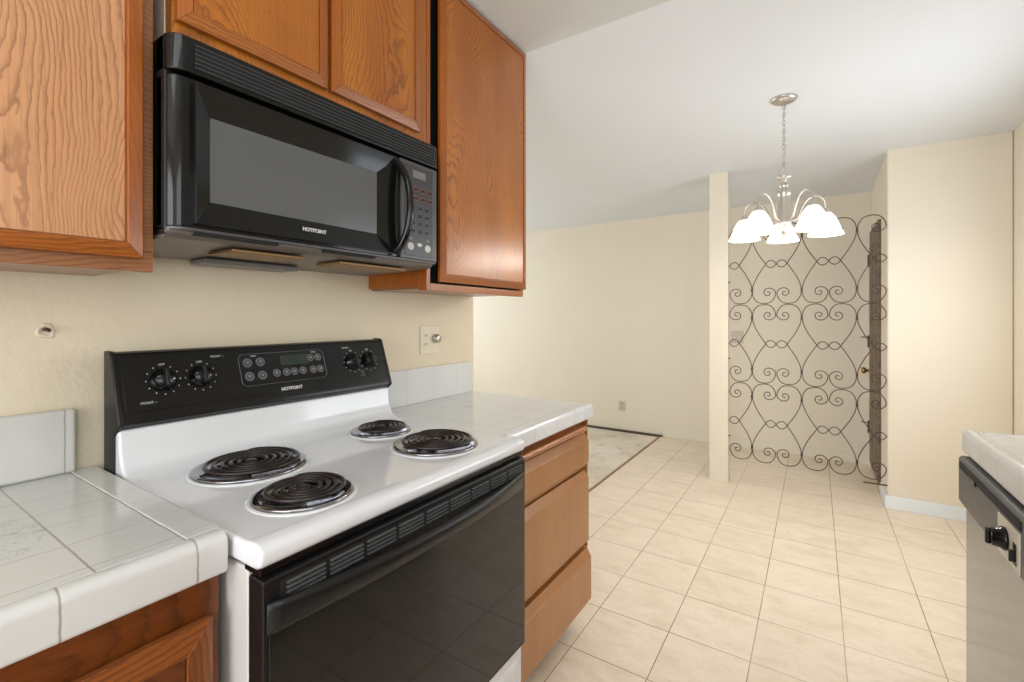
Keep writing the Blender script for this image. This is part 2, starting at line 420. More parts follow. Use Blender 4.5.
# front door in the entry side wall, seen edge-on
dr = struct(B(1.757, 1.7748, 4.30, 4.94, .05, 1.975).build('door_1', M['wdoor'], bevel=.003, origin=(1.766, 4.62, .05)))
pm = MB()
for (a, b) in ((.18, .62), (.72, 1.10), (1.20, 1.86)):
    for (c, d) in ((4.36, 4.59), (4.65, 4.88)):
        pm.hull([(1.757, c, a), (1.757, d, a), (1.757, d, b), (1.757, c, b)], [(1.749, c+.03, a+.03), (1.749, d-.03, a+.03), (1.749, d-.03, b-.03), (1.749, c+.03, b-.03)])
pm.build('carved_panels', M['wdoor'], dr)
k = MB().lathe([(.026, 0), (.026, .006), (.011, .01), (.011, .032), (.021, .038), (.027, .050), (.022, .064), (.0, .068)], (1.757, 4.77, .83), (-1, 0, 0), 20)
k.build('door_knob', M['brass'], dr, smooth=True)
MB().lathe([(.026, 0), (.026, .008), (.02, .014), (0, .015)], (1.757, 4.77, .955), (-1, 0, 0), 20).build('deadbolt', M['brass'], dr, smooth=True)
for z in (1.74, 1.06, .34):
    B(1.745, 1.775, 4.935, 4.965, z-.05, z+.05).build('hinge', M['iron'], dr, bevel=.003)
    if z != 1.74: MB().tube([(1.745, 4.95, z+.035), (1.70, 4.95, z+.035)], .004).build('hinge_pin', M['iron'], dr, smooth=True)
struct(MB().box(1.762, 1.775, 4.965, 5.006, 0, 2.03).build('trim_1', M['trim'], bevel=.003))

# ================================================================== WROUGHT IRON SCREEN
gr = thing('scroll_screen', (1.30, 3.9, .19), 'tall brown wrought iron screen of heart scrolls hung across the entry beside the pillar', 'metal screen')
HW, HH = .157, .2925
UP = [(-.047, .2125), (-.062, .200), (-.075, .212), (-.064, .236), (-.040, .235), (-.012, .214), (-.0045, .190)]
# half rod: scroll -> lobe -> shoulder -> diagonal -> under the eye -> centre  (left, upper)
HALF = [(-.048, .214), (-.055, .206), (-.063, .213), (-.058, .226), (-.043, .228), (-.033, .213), (-.042, .193), (-.062, .190)]
HALF = [(-.050, .213), (-.056, .209), (-.060, .216), (-.053, .224), (-.042, .219), (-.041, .205), (-.054, .194), (-.073, .200), (-.080, .218)]
def half_rod():
    # inner spiral around the eye of the scroll, then the lobe
    c = Vector((-.053, .213)); pts = []
    n = 22
    for i in range(n+1):
        a = -PI*1.15 + i/n*(2.9*PI) ; r = .006+.030*(i/n)**1.25
        pts.append((c.x-r*math.cos(a), c.y-r*math.sin(a)))
    return pts
def rod_pts():
    c = (-.053, .212); pts = []
    # spiral inward (eye) to outward, leaving at the centre line going up
    N = 20
    for i in range(N+1):
        th = math.radians(-500+500*i/N)            # ends at angle 0 (touching the centre line)
        r = .006+.020*min(1, i/N/.72)**1.0+(.049-.026)*max(0, (i/N-.60)/.40)**1.6
        pts.append((c[0]+r*math.cos(th), c[1]+r*math.sin(th)))
    pts += [(-.012, .248), (-.038, .280), (-.078, HH-.004), (-.122, .276), (-.149, .236), (-.1535, .19), (-.146, .145), (-.118, .082), (-.085, .028), (-.070, .004), (-.054, -.018), (-.036, -.026), (-.016, -.019), (0, 0)]
    return pts
ROD = rod_pts()
def rod(cx, cz, sx, sz, full):
    pts = [(sx*a, sz*b) for a, b in ROD]
    if full: pts += [(-sx*a, -sz*b) for a, b in reversed(ROD[:-1])]
    P = smooth_path([(cx+a, 3.9+(.004 if sx*sz > 0 else -.004)*(1 if full else 1), cz+b) for a, b in pts], 3)
    MB().tube(P, .0033, 6).build('scroll_rod', M['iron'], gr, smooth=True)
for r in range(3):
    cz = .19+HH+r*2*HH
    for cx in (.983+HW, .983+3*HW):
        rod(cx, cz, 1, 1, True); rod(cx, cz, -1, 1, True)
    for cx, sx in ((.983-HW+.003, -1), (.983+5*HW, 1)):
        rod(cx, cz, sx, 1, False); rod(cx, cz, sx, -1, False)
    for j in (0, 2, 4):
        for dz in (.19, -.19):
            B(.983+j*HW-.007, .983+j*HW+.007, 3.892, 3.908, cz+dz-.011, cz+dz+.011).build('collar', M['iron'], gr, bevel=.002)
for z in (.165,):
    MB().tube([(1.645, 3.9, z), (1.77, 3.9, z)], .005, 6).build('mounting_peg', M['iron'], gr, smooth=True)
for z in (.36, .95, 1.53):
    MB().tube([(.8225, 3.9, z), (.835, 3.9, z)], .005, 6).build('mounting_peg', M['iron'], gr, smooth=True)

# ================================================================== CHANDELIER
CX, CY = 1.241, 2.83; CZ = zc(CY)
ch = thing('chandelier', (CX, CY, CZ), 'brushed nickel chandelier with five lit frosted glass bell shades hanging from the dining ceiling', 'chandelier')
MB().lathe([(.062, 0), (.062, -.006), (.052, -.016), (.03, -.024), (.012, -.03), (.0, -.031)], (CX, CY, CZ+.001), (0, 0, 1), 32).build('canopy', M['nickel'], ch, smooth=True)
cm = MB(); z = CZ-.03; i = 0
while z > 2.045:
    a = (i % 2)*PI/2; pts = []
    for k in range(12):
        t = 2*PI*k/12; w = .0065*math.cos(t)
        pts.append((CX+w*math.cos(a), CY+w*math.sin(a), z-.012+.014*math.sin(t)))
    cm.tube(pts, .0024, 5, closed=True); z -= .021; i += 1
cm.build('chain', M['nickel'], ch, smooth=True)
MB().tube(smooth_path([(CX+.006*math.sin(k*1.3), CY+.006*math.cos(k*1.7), CZ-.03-k*.0165) for k in range(21)], 3), .0022, 6).build('cord', M['nickel'], ch, smooth=True)
MB().tube([(CX+  .020*math.cos(t*PI/8)*.9, CY+.020*math.cos(t*PI/8)*.4, 2.024+.022*math.sin(t*PI/8)) for t in range(16)], .0035, 6, closed=True).build('hanging_ring', M['nickel'], ch, smooth=True)
MB().lathe([(.0, 2.005), (.01, 2.004), (.034, 1.999), (.040, 1.993), (.024, 1.984), (.012, 1.978), (.009, 1.965), (.022, 1.958), (.024, 1.948), (.017, 1.94), (.024, 1.930), (.032, 1.926), (.034, 1.905), (.030, 1.90),
            (.031, 1.89), (.031, 1.77), (.035, 1.76), (.034, 1.745), (.026, 1.735), (.028, 1.72), (.019, 1.70), (.010, 1.69), (.012, 1.683), (.0, 1.674)], (CX, CY, 0), (0, 0, 1), 28).build('centre_column', M['nickel'], ch, smooth=True)
az0 = math.atan2(2.83, -.139)
def bell(r, h, a): return .035*math.sin(a*8)*max(0, (r-.05)/.045) if r > .05 else 0
for k in range(5):
    a = az0+k*2*PI/5+.03; dx, dy = math.cos(a), math.sin(a); R = .197
    P = smooth_path([(CX+dx*q, CY+dy*q, zz) for q, zz in ((.02, 1.77), (.045, 1.768), (.066, 1.785), (.085, 1.835), (.115, 1.878), (.155, 1.892), (.188, 1.872), (.197, 1.835), (.197, 1.815))], 5)
    MB().tube(P, .0055, 8).build('arm', M['nickel'], ch, smooth=True)
    c = (CX+dx*R, CY+dy*R, 0)
    MB().lathe([(.0, 1.826), (.008, 1.825), (.016, 1.815), (.022, 1.808), (.024, 1.795), (.0, 1.794)], c, (0, 0, 1), 18).build('shade_holder', M['nickel'], ch, smooth=True)
    sh = MB()
    sh.lathe([(r_*.88, h_) for r_, h_ in [(.020, 1.803), (.030, 1.797), (.044, 1.782), (.056, 1.762), (.068, 1.735), (.078, 1.71), (.088, 1.695), (.0905, 1.688), (.086, 1.690), (.075, 1.707), (.064, 1.735), (.052, 1.760), (.040, 1.779), (.022, 1.792)]], c, (0, 0, 1), 40, ripple=lambda r, h, a: .03*math.sin(a*8)*max(0, min(1, (r-.06)/.03)))
    s_ = sh.build('glass_shade', M['shade'], ch, smooth=True)
    MB().lathe([(.0, 1.793), (.012, 1.790), (.013, 1.775), (.022, 1.755), (.024, 1.738), (.018, 1.722), (.0, 1.714)], c, (0, 0, 1), 16).build('bulb', M['bulb'], s_, smooth=True)
    l = bpy.data.lights.new('chandelier_bulb_light', 'POINT'); l.energy = 3.4; l.color = (1, .93, .84); l.shadow_soft_size = .03
    lo = bpy.data.objects.new('chandelier_bulb_light', l); COL.objects.link(lo); lo.location = (c[0], c[1], 1.68)

# ================================================================== UPPER CABINETS
def panel_door(root, name, y0, y1, z0, z1, xf, panel_mat, t=.02, fw=.034, bevel_in=.012, label=None):
    """door with mitred bevelled frame and a flat panel set in it, facing +x"""
    d = B(xf, xf+t*.7, y0+.004, y1-.004, z0+.004, z1-.004).build(name, M['oakr'], root, bevel=.002)
    f = MB(); x0, x1 = xf+t*.55, xf+t
    O = [(y0, z0), (y1, z0), (y1, z1), (y0, z1)]; I = [(y0+fw, z0+fw), (y1-fw, z0+fw), (y1-fw, z1-fw), (y0+fw, z1-fw)]
    cs = []
    for k in range(4):
        k2 = (k+1) % 4
        h = MB()
        a, b, c_, d_ = O[k], O[k2], I[k2], I[k]
        h.hull([(xf, *a), (xf, *b), (xf, *c_), (xf, *d_)], [(x1-.007, *a), (x1-.007, *b), (x1, *c_), (x1, *d_)])
        h.build('frame_rail' if k % 2 == 0 else 'frame_stile', M['oakh'] if k % 2 == 0 else M['oakr'], d, bevel=.0015)
    B(xf, x1-.004, y0+fw+.002, y1-fw-.002, z0+fw+.002, z1-fw-.002).build('door_panel', panel_mat, d, bevel=.002)
    return d
ZT = 2.437
# left cabinet
c1 = thing('wall_cabinet', (.15, -.1, 1.355), 'oak wall cabinet at the far left, over the left tiled counter', 'cabinet')
B(0.002, .282, -.55, .376, 1.368, ZT).build('body', M['oak'], c1, bevel=.001)
ff = MB().box(.282, .30, -.55, .378, 1.352, 1.39).box(.282, .30, .335, .378, 1.39, ZT).box(.282, .30, -.55, -.51, 1.39, ZT).box(.282, .30, -.51, .335, 2.40, ZT)
ff.build('face_frame', M['oakdk'], c1, bevel=.0015)
B(.01, .275, -.54, .365, 1.358, 1.368).build('bottom_panel', M['oakdk'], c1)
panel_door(c1, 'door', -.10, .357, 1.376, 2.41, .301, M['oakl'], fw=.026)
panel_door(c1, 'door', -.54, -.106, 1.376, 2.41, .301, M['oakl'], fw=.026)
# over-microwave cabinet
c2 = thing('wall_cabinet', (.15, .76, 1.815), 'short double-door oak cabinet directly above the black microwave', 'cabinet')
B(0.002, .275, .412, 1.143, 1.835, ZT).build('body', M['oak'], c2, bevel=.001)
MB().box(.275, .292, .412, .445, 1.835, ZT).box(.275, .292, 1.09, 1.15, 1.835, ZT).box(.275, .292, .445, 1.09, 1.835, 1.88).box(.275, .292, .445, 1.09, 2.40, ZT).box(.275, .292, .755, .785, 1.88, 2.40).build('face_frame', M['oak'], c2, bevel=.0015)
B(.01, .262, .4100, .4122, 1.84, ZT-.005).build('side_panel', M['wall'], c2)
panel_door(c2, 'door', .417, .764, 1.866, 2.41, .293, M['oak'], fw=.026)
panel_door(c2, 'door', .776, 1.108, 1.866, 2.41, .293, M['oak'], fw=.026)
for z in (1.955, 2.3):
    MB().box(.285, .306, .406, .414, z-.03, z+.03).tube([(.308, .411, z-.024), (.308, .409, z+.024)], .005, 8).build('hinge', M['brass'], c2)
# right cabinet
c3 = thing('wall_cabinet', (.15, 1.46, 1.355), 'tall single-door oak wall cabinet right of the microwave, at the end of the kitchen wall', 'cabinet')
B(0.002, .255, 1.152, 1.765, 1.368, ZT).build('body', M['oakr'], c3, bevel=.001)
MB().box(.255, .292, 1.152, 1.170, 1.355, ZT).box(.255, .292, 1.74, 1.768, 1.355, ZT).box(.255, .292, 1.170, 1.74, 1.355, 1.380).box(.255, .292, 1.170, 1.74, 2.42, ZT).build('face_frame', M['oakr'], c3, bevel=.0015)
B(.01, .255, 1.16, 1.755, 1.361, 1.368).build('bottom_panel', M['oakdk'], c3)
B(.250, .258, 1.168, 1.74, 1.375, 2.425).build('painted_shadow_gap', M['void'], c3)  # near-black sheet paints the shade between door and frame
panel_door(c3, 'door', 1.205, 1.770, 1.386, 2.43, .293, M['oak'], fw=.026)

# ================================================================== MICROWAVE
mw = thing('microwave_oven', (.18, .754, 1.42), 'black over-the-range microwave with grey window and curved handle under the short oak cabinet', 'microwave')
Y0, Y1 = .383, 1.130
MB().prism_y([(.004, 1.425), (.335, 1.425), (.335, 1.812), (.004, 1.812)], Y0, Y1).build('body', M['blackm'], mw, bevel=.004)
def rr(y0, y1, z0, z1, r, n=5):
    P = []
    for (cy, cz, a0) in ((y1-r, z1-r, 0), (y0+r, z1-r, 90), (y0+r, z0+r, 180), (y1-r, z0+r, 270)):
        for k in range(n+1):
            a = math.radians(a0+90*k/n); P.append((cy+r*math.cos(a), cz+r*math.sin(a)))
    return P
# top vent band: rounded left/right ends in plan
def band(z0, z1, ya, yb, xf, rad=.03):
    pl = [(.30, ya)]
    for k in range(7):
        a = math.radians(90*k/6); pl.append((xf-rad+rad*math.sin(a), ya+rad-rad*math.cos(a)))
    pl += [(xf, yb-.006), (xf-.006, yb), (.30, yb)]
    return MB().prism_z(pl, z0, z1)
band(1.742, 1.812, Y0, Y1, .362).build('vent_housing', M['black'], mw, bevel=.003)
B(.357, .3635, .425, 1.112, 1.752, 1.800).build('vent_recess', M['void'], mw)
vg = MB()
for k in range(6):
    z = 1.754+k*.0088
    vg.prism_y([(.362, z), (.3650, z+.0002), (.3650, z+.0014), (.362, z+.0018)], .425, 1.112)
vg.build('vent_louvres', M['dgrey'], mw)
# door
dz0, dz1 = 1.440, 1.737
door = band(dz0, dz1, Y0, .968, .352).build('door', M['black'], mw, bevel=.004)
wy0, wy1, wz0, wz1 = .455, .884, 1.497, 1.668
fy0, fy1, fz0, fz1 = .425, .955, 1.448, 1.728
fr = MB()
O = [(fy0, fz0), (fy1, fz0), (fy1, fz1), (fy0, fz1)]; I = [(wy0, wz0), (wy1, wz0), (wy1, wz1), (wy0, wz1)]
for k in range(4):
    k2 = (k+1) % 4
    fr.hull([(.350, *O[k]), (.350, *O[k2]), (.350, *I[k2]), (.350, *I[k])], [(.366, *O[k]), (.366, *O[k2]), (.356, *I[k2]), (.356, *I[k])])
fr.build('window_surround', M['black'], door, bevel=.001)
B(.350, .3562, wy0, wy1, wz0, wz1).build('window', M['mwglass'], door)
text('brand_lettering', 'HOTPOINT', .0125, (.3655, .685, 1.474), (0, 1, 0), (-.1, 0, 1), M['print'], door, bold=.0004)
# handle : bow
P = smooth_path([(.362, .948, 1.452), (.385, .951, 1.475), (.406, .955, 1.52), (.414, .957, 1.585), (.406, .955, 1.65), (.385, .951, 1.695), (.362, .948, 1.718)], 6)
MB().tube(P, .0115, 12, flat=.9).build('handle', M['black'], door, smooth=True)
# control panel
cp = B(.33, .358, .973, Y1, dz0, dz1).build('control_panel', M['dgrey'], mw, bevel=.004)
B(.356, .3595, .988, 1.108, 1.452, 1.726).build('keypad', plain('keypad_face', srgb(52, 52, 55), .3), cp, bevel=.001)
B(.359, .3605, 1.02, 1.075, 1.690, 1.712).build('display', M['mgrey'], cp)
kx = .3597
def disc(y, z, r, mat, name, par, x=kx, n=14, ry=None):
    ry = ry or r
    return MB().hull([(x, y+ry*math.cos(2*PI*i/n), z+r*math.sin(2*PI*i/n)) for i in range(n)], [(x+.0008, y+ry*math.cos(2*PI*i/n), z+r*math.sin(2*PI*i/n)) for i in range(n)]).build(name, mat, par)
for r_, z in enumerate((1.655, 1.628)):
    for c_ in range(4): disc(1.001+c_*.0315, z, .0085, M['printr'], 'button', cp, ry=.012); disc(1.001+c_*.0315, z, .0045, M['blackm'], 'button_cap', cp, x=kx+.0006, ry=.009)
for r_ in range(4):
    for c_ in range(3): disc(1.022+c_*.030, 1.598-r_*.0235, .0085, M['printd'], 'button', cp, ry=.0105); disc(1.022+c_*.030, 1.598-r_*.0235, .0065, M['blackm'], 'button_cap', cp, x=kx+.0006, ry=.0085)
for y, r_ in ((1.012, .0115), (1.085, .0115)): disc(y, 1.479, r_, M['print'], 'button', cp, ry=.013)
disc(1.049, 1.487, .006, M['print'], 'button', cp, ry=.011)
for y in (1.012, 1.085): disc(y, 1.503, .004, M['mgrey'], 'button', cp, ry=.008)
# underside
MB().prism_y([(.02, 1.412), (.325, 1.421), (.345, 1.432), (.345, 1.440), (.02, 1.432)], Y0+.002, Y1-.002).build('underside', M['under'], mw, bevel=.003)
us = mw
B(.20, .31, .52, .70, 1.4085, 1.416).build('grease_filter', M['mesh'], us, bevel=.002)
B(.20, .31, .80, 1.04, 1.4085, 1.416).build('grease_filter', M['mesh'], us, bevel=.002)
B(.03, .12, .55, .80, 1.399, 1.4128).build('lamp_cover', M['mgrey'], us, bevel=.004)
B(.335, .356, .43, .60, 1.428, 1.437).build('intake_slot', M['void'], us)
B(.335, .356, .72, .88, 1.428, 1.437).build('intake_slot', M['void'], us)
band(1.4345, 1.4405, Y0, Y1, .358).build('lower_lip', M['dgrey'], mw, bevel=.001)

# ================================================================== RANGE
RG = thing('electric_range', (.36, .757, 0), 'white freestanding electric range with black backguard and black oven door between the two tiled counters', 'stove')
ry0, ry1 = .377, 1.141
MB().box(.08, .640, ry0+.006, ry1-.006, .08, .872).box(.14, .60, ry0+.02, ry1-.02, 0, .08).build('body', M['enamelg'], RG, bevel=.004)
prof = [(.672, .880), (.684, .886), (.687, .904), (.681, .914), (.668, .9195), (.650, .9195), (.640, .9165), (.215, .9155), (.175, .9185), (.150, .928), (.134, .946), (.126, .972), (.123, 1.018), (.066, 1.018), (.066, .872)]
MB().prism_y(prof, ry0, ry1).build('cooktop', M['enamel'], RG, bevel=.007, seg=3, angle=50)
# backguard
for ya, yb in ((ry0-.004, ry0+.006), (ry1-.006, ry1+.004)):
    MB().prism_y([(.045, .90), (.105, .90), (.105, 1.004), (.136, 1.030), (.1325, 1.042), (.084, 1.184), (.074, 1.189), (.045, 1.189)], ya, yb).build('backguard_end_cap', M['blackm'], RG, bevel=.003)
bg = MB().prism_y([(.047, .95), (.062, .95), (.062, 1.019), (.120, 1.019), (.133, 1.030), (.130, 1.042), (.082, 1.181), (.073, 1.186), (.047, 1.186)], ry0+.006, ry1-.006).build('backguard', M['blackbg'], RG, bevel=.002)
pu = Vector((-.329, 0, .944)); pn = Vector((.944, 0, .329)); pO = Vector((.1305, 0, 1.042))
def pp(y, s, n=0.0): v = pO+pu*s+pn*n; return Vector((v.x, y, v.z))
def pbox(y0, y1, s0, s1, n0, n1, mat, name, par, bevel=0.):
    mb = MB().hull([pp(y0, s0, n0), pp(y1, s0, n0), pp(y1, s1, n0), pp(y0, s1, n0)], [pp(y0, s0, n1), pp(y1, s0, n1), pp(y1, s1, n1), pp(y0, s1, n1)])
    return mb.build(name, mat, par, bevel=bevel)
panel = pbox(ry0+.012, ry1-.012, .012, .140, -.001, .0015, M['blackbg'], 'control_panel', RG, .001)
pl = rr(.640, .895, .040, .128, .014)
MB().hull([pp(y, s, .001) for y, s in pl], [pp(y, s, .0026) for y, s in pl]).build('clock_panel', M['black'], panel)
P = [pp(y, s, .003) for y, s in pl]
MB().tube(P, .0008, 4, closed=True).build('clock_panel_outline', M['printd'], panel)
pbox(.755, .845, .088, .118, .0026, .003, plain('display_green', srgb(30, 42, 34), .1), 'clock_display', panel)
def pdisc(y, s, r, mat, name, par, n0=.0026, n1=.0036, k=18):
    return MB().hull([pp(y+r*math.cos(2*PI*i/k), s+r*math.sin(2*PI*i/k), n0) for i in range(k)], [pp(y+r*math.cos(2*PI*i/k), s+r*math.sin(2*PI*i/k), n1) for i in range(k)]).build(name, mat, par)
for (y, s) in ((.662, .104), (.697, .104), (.662, .066), (.697, .066), (.738, .068), (.767, .068), (.791, .068), (.818, .068), (.850, .105), (.875, .105), (.852, .068), (.876, .068)):
    b_ = pdisc(y, s, .0125 if y < .72 else .0112, M['printd'], 'button', panel)
    pdisc(y, s, .009, plain('button_face', srgb(62, 62, 64), .4), 'button_cap', panel, .0036, .004)
    text('button_mark', '=' if y < .7 else '+', .012, pp(y, s, .0042), (0, 1, 0), pu, M['print'], panel, .0002)
text('brand_lettering', 'HOTPOINT', .0125, pp(.775, .020, .002), (0, 1, 0), pu, M['print'], panel, .0004, bold=.0005)
for y, s_ in ((.680, .1215), (.862, .1215)): text('button_mark', 'OVEN', .006, pp(y, s_, .0031), (0, 1, 0), pu, M['print'], panel, .0002)
for i, y in enumerate((.466, .546, 1.000, 1.066)):
    k_ = MB().lathe([(.0265, 0), (.0265, .004), (.0235, .006), (.0215, .018), (.019, .021), (.0, .0215)], pp(y, .080, .001), pn, 28).build('knob', M['black'], panel, smooth=True)
    g_ = MB().hull([pp(y-.0055, .058, .02), pp(y+.0055, .058, .02), pp(y+.0055, .102, .02), pp(y-.0055, .102, .02)], [pp(y-.0035, .060, .031), pp(y+.0035, .060, .031), pp(y+.0035, .100, .031), pp(y-.0035, .100, .031)]).build('grip', M['blackm'], k_, bevel=.002)
    text('knob_mark', 'OFF', .0075, pp(y, .117, .0016), (0, 1, 0), pu, M['print'], panel, .0003)
    tk = MB()
    for q in range(11):
        a = math.radians(-60-q*240/10) if False else math.radians(225-27*0+q*(270/10)-135-0)
        a = math.radians(120+q*30)
        if q in (0, 10) and False: continue
        cy, cs = y+.0345*math.cos(a), .080+.0345*math.sin(a)
        tk.hull([pp(cy-.0012, cs-.0012, .0014), pp(cy+.0012, cs-.0012, .0014), pp(cy+.0012, cs+.0012, .0014), pp(cy-.0012, cs+.0012, .0014)], [pp(cy-.0012, cs-.0012, .002), pp(cy+.0012, cs-.0012, .002), pp(cy+.0012, cs+.0012, .002), pp(cy-.0012, cs+.0012, .002)])
    tk.build('knob_scale', M['print'], panel)
for y, s_ in ((.432, .030), (.590, .128), (.985, .128)):
    text('burner_mark', 'FRONT : :', .0075, pp(y, s_, .0018), (0, 1, 0), pu, M['print'], panel, .0003)
for k in range(3):
    text('burner_mark', ('FRONT', 'REAR', 'LIGHT')[k], .0065, pp(1.03, .03+k*0.008, .0018), (0, 1, 0), pu, M['printd'], panel, .0003)
# burners
def burner(cx, cy, R, turns):
    b_ = MB().lathe([(R+.012, 0), (R+.010, .0025), (R+.003, .003), (R, .001)], (cx, cy, .9158), (0, 0, 1), 40).build('burner_seat', M['enamel'], RG, smooth=True)
    pan = MB().lathe([(R+.003, .003), (R+.001, .0075), (R-.004, .0085), (R-.012, .0065), (R-.020, .0035), (R*.3, .002), (0, .002)], (cx, cy, .9158), (0, 0, 1), 48).build('drip_pan', M['chrome'], RG, smooth=True)
    pts = []; r0, r1 = .020, R-.012; n = int(turns*26)
    for i in range(n+1):
        t = i/n; a = t*turns*2*PI+PI*.8; r = r0+(r1-r0)*t
        pts.append((cx+r*math.cos(a), cy+r*math.sin(a), .9315))
    # outer end dives towards the socket at the back
    a = turns*2*PI+PI*.8
    pts += [(cx+(r1+.004)*math.cos(a+.15), cy+(r1+.004)*math.sin(a+.15), .929), (cx+(r1+.010)*math.cos(a+.25), cy+(r1+.010)*math.sin(a+.25), .924)]
    c = MB().tube(pts, .0046, 8).build('coil', M['coil'], RG, smooth=True)
    sp = MB()
    for q in range(3):
        a = q*2*PI/3+.5
        d = Vector((math.cos(a), math.sin(a), 0)); n_ = Vector((-d.y, d.x, 0)); C0 = Vector((cx, cy, .9245))
        A, Bq = C0+d*.006, C0+d*(R-.008)
        sp.hull([A-n_*.001-Vector((0, 0, .006)), A+n_*.001-Vector((0, 0, .006)), Bq+n_*.001-Vector((0, 0, .003)), Bq-n_*.001-Vector((0, 0, .003))], [A-n_*.001+Vector((0, 0, .003)), A+n_*.001+Vector((0, 0, .003)), Bq+n_*.001+Vector((0, 0, .003)), Bq-n_*.001+Vector((0, 0, .003))])
    sp.build('coil_support', M['chrome'], c)
    MB().lathe([(.013, 0), (.013, .004), (.009, .006), (0, .006)], (cx, cy, .9285), (0, 0, 1), 18).build('coil_cap', M['coil'], c, smooth=True)
burner(.285, .575, .116, 5); burner(.542, .542, .090, 4); burner(.275, .972, .086, 4); burner(.515, .952, .112, 5)
# vent band + oven door
B(.630, .676, ry0+.006, ry1-.006, .868, .881).build('upper_front_band', M['black'], RG, bevel=.002)
od = MB().box(.646, .689, ry0+.003, ry1-.006, .338, .866).build('oven_door', M['blackm'], RG, bevel=.004)
B(.687, .6915, ry0+.012, ry1-.012, .350, .792).build('door_glass', M['ovenglass'], od, bevel=.002)
B(.686, .6895, ry0+.03, ry1-.02, .822, .857).build('vent_recess', M['void'], od)
vl = MB(); nsec = 9; yA, yB = ry0+.035, ry1-.024
for s_ in range(nsec):
    a = yA+(yB-yA)*s_/nsec+.005; b = yA+(yB-yA)*(s_+1)/nsec-.005
    for j in range(4):
        z = .826+j*.0075
        vl.prism_y([(.688, z), (.6935, z+.001), (.6935, z+.0030), (.688, z+.0040)], a, b)
vl.build('vent_slats', plain('dark_gloss_slats', srgb(84, 84, 84), .25), od)
rows = []; n = 32
for i in range(n+1):
    t = i/n; y = ry0+.008+(ry1-ry0-.026)*t
    q = 1-abs(2*t-1)**2.4
    xo = .692+.046*q; zt = .826; e = .012*(1-q)
    rows.append([(xo-.015*q-.003, y, zt+.006), (xo-.004, y, zt+.008), (xo+.002, y, zt+.004), (xo+.003, y, zt-.008), (xo-.002, y, zt-.026-e), (xo-.008*q-.002, y, zt-.032-e), (xo-.015*q-.005, y, zt-.030-e)])
MB().grid(rows, True, True).build('door_handle', M['blackm'], od, smooth=True)
dw_ = MB().box(.640, .680, ry0+.006, ry1-.008, .08, .330).build('storage_drawer', M['enamel'], RG, bevel=.008)
MB().hull([(.678, ry0+.03, .12), (.678, ry1-.03, .12), (.678, ry1-.03, .31), (.678, ry0+.03, .31)], [(.686, ry0+.05, .14), (.686, ry1-.05, .14), (.686, ry1-.05, .29), (.686, ry0+.05, .29)]).build('drawer_panel', M['enamel'], dw_, bevel=.003)

# ================================================================== COUNTERS
M['tileL'] = grid_tile('grey_white_counter_tile', srgb(206, 207, 203), srgb(140, 134, 126), [(.165, .0010), (.262, .0010), (.343, .0010), (.447, .0012), (.552, .0012)], [(.323, .0020), (.216, .0022), (.064, .0022), (-.088, .0022)], .002, stain=(.33, .165, .10, .05), rough=.15)
M['vcapL'] = grid_tile('counter_edge_tile', srgb(208, 208, 205), srgb(150, 142, 132), [], [(.326, .0022), (.174, .0022), (.022, .0022), (-.130, .0022)], .002, rough=.18, bumpy=.3)
M['tileR'] = grid_tile('white_counter_tile', srgb(222, 222, 220), srgb(176, 168, 158), [(.08, .0014), (.16, .0014), (.245, .0014), (.33, .0014), (.415, .0014), (.50, .0014), (.575, .0018)], [(1.22, .0015), (1.38, .0018), (1.54, .0018), (1.70, .0018)], .002, stain=(.21, 1.48, .06, .08), rough=.12)
M['vcapR'] = grid_tile('counter_edge_tile_white', srgb(224, 226, 228), srgb(176, 170, 162), [], [(1.295, .0018), (1.455, .0018), (1.60, .0018), (1.69, .0018)], .002, rough=.15)
M['bsL'] = grid_tile('backsplash_tile_left', srgb(212, 211, 205), srgb(150, 146, 136), [], [(.314, .002), (.162, .002), (.010, .002)], .002, rough=.15)
M['bsR'] = grid_tile('backsplash_tile_right', srgb(222, 224, 222), srgb(180, 178, 170), [], [(1.17, .0014), (1.325, .0014), (1.485, .0014), (1.632, .0014)], .002, rough=.12)
def counter(y0, y1, z, xf, mt, me, label, th=.061, name='tiled_countertop'):
    r = thing(name, (.3, (y0+y1)/2, z-th), label, 'countertop')
    B(.002, xf-.034, y0, y1, z-.030, z).build('tile_surface', mt, r, bevel=.002)
    pf = [(xf-.034, z-th), (xf-.006, z-th), (xf, z-th+.005), (xf, z-.012), (xf-.003, z-.003), (xf-.010, z+.003), (xf-.020, z+.0035), (xf-.030, z+.001), (xf-.034, z-.001)]
    MB().prism_y(pf, y0, y1).build('edge_tile', me, r, bevel=.004, seg=3)
    return r
cl = counter(-.9, .370, .924, .610, M['tileL'], M['vcapL'], 'grey-white tiled countertop at the left of the stove')
cr = counter(1.149, 1.765, .912, .628, M['tileR'], M['vcapR'], 'white tiled countertop ending at the dining area, right of the stove', .054)
# small end cap on the left counter: raised rim along the stove side
B(.002, .576, .3245, .370, .9235, .9262).build('rim_tile', M['tileL'], cl, bevel=.002)
o = B(.001, .022, -.9, .335, .924, 1.064).build('tile_backsplash', M['bsL'], bevel=.009, seg=4, origin=(.01, -.3, .924)); tag(o, 'grey-white tile backsplash strip behind the left counter, with rounded end', 'backsplash')
o = B(.001, .020, 1.149, 1.745, .912, 1.054).build('tile_backsplash', M['bsR'], bevel=.004, seg=3, origin=(.01, 1.45, .912)); tag(o, 'white tile backsplash strip behind the counter right of the stove', 'backsplash')

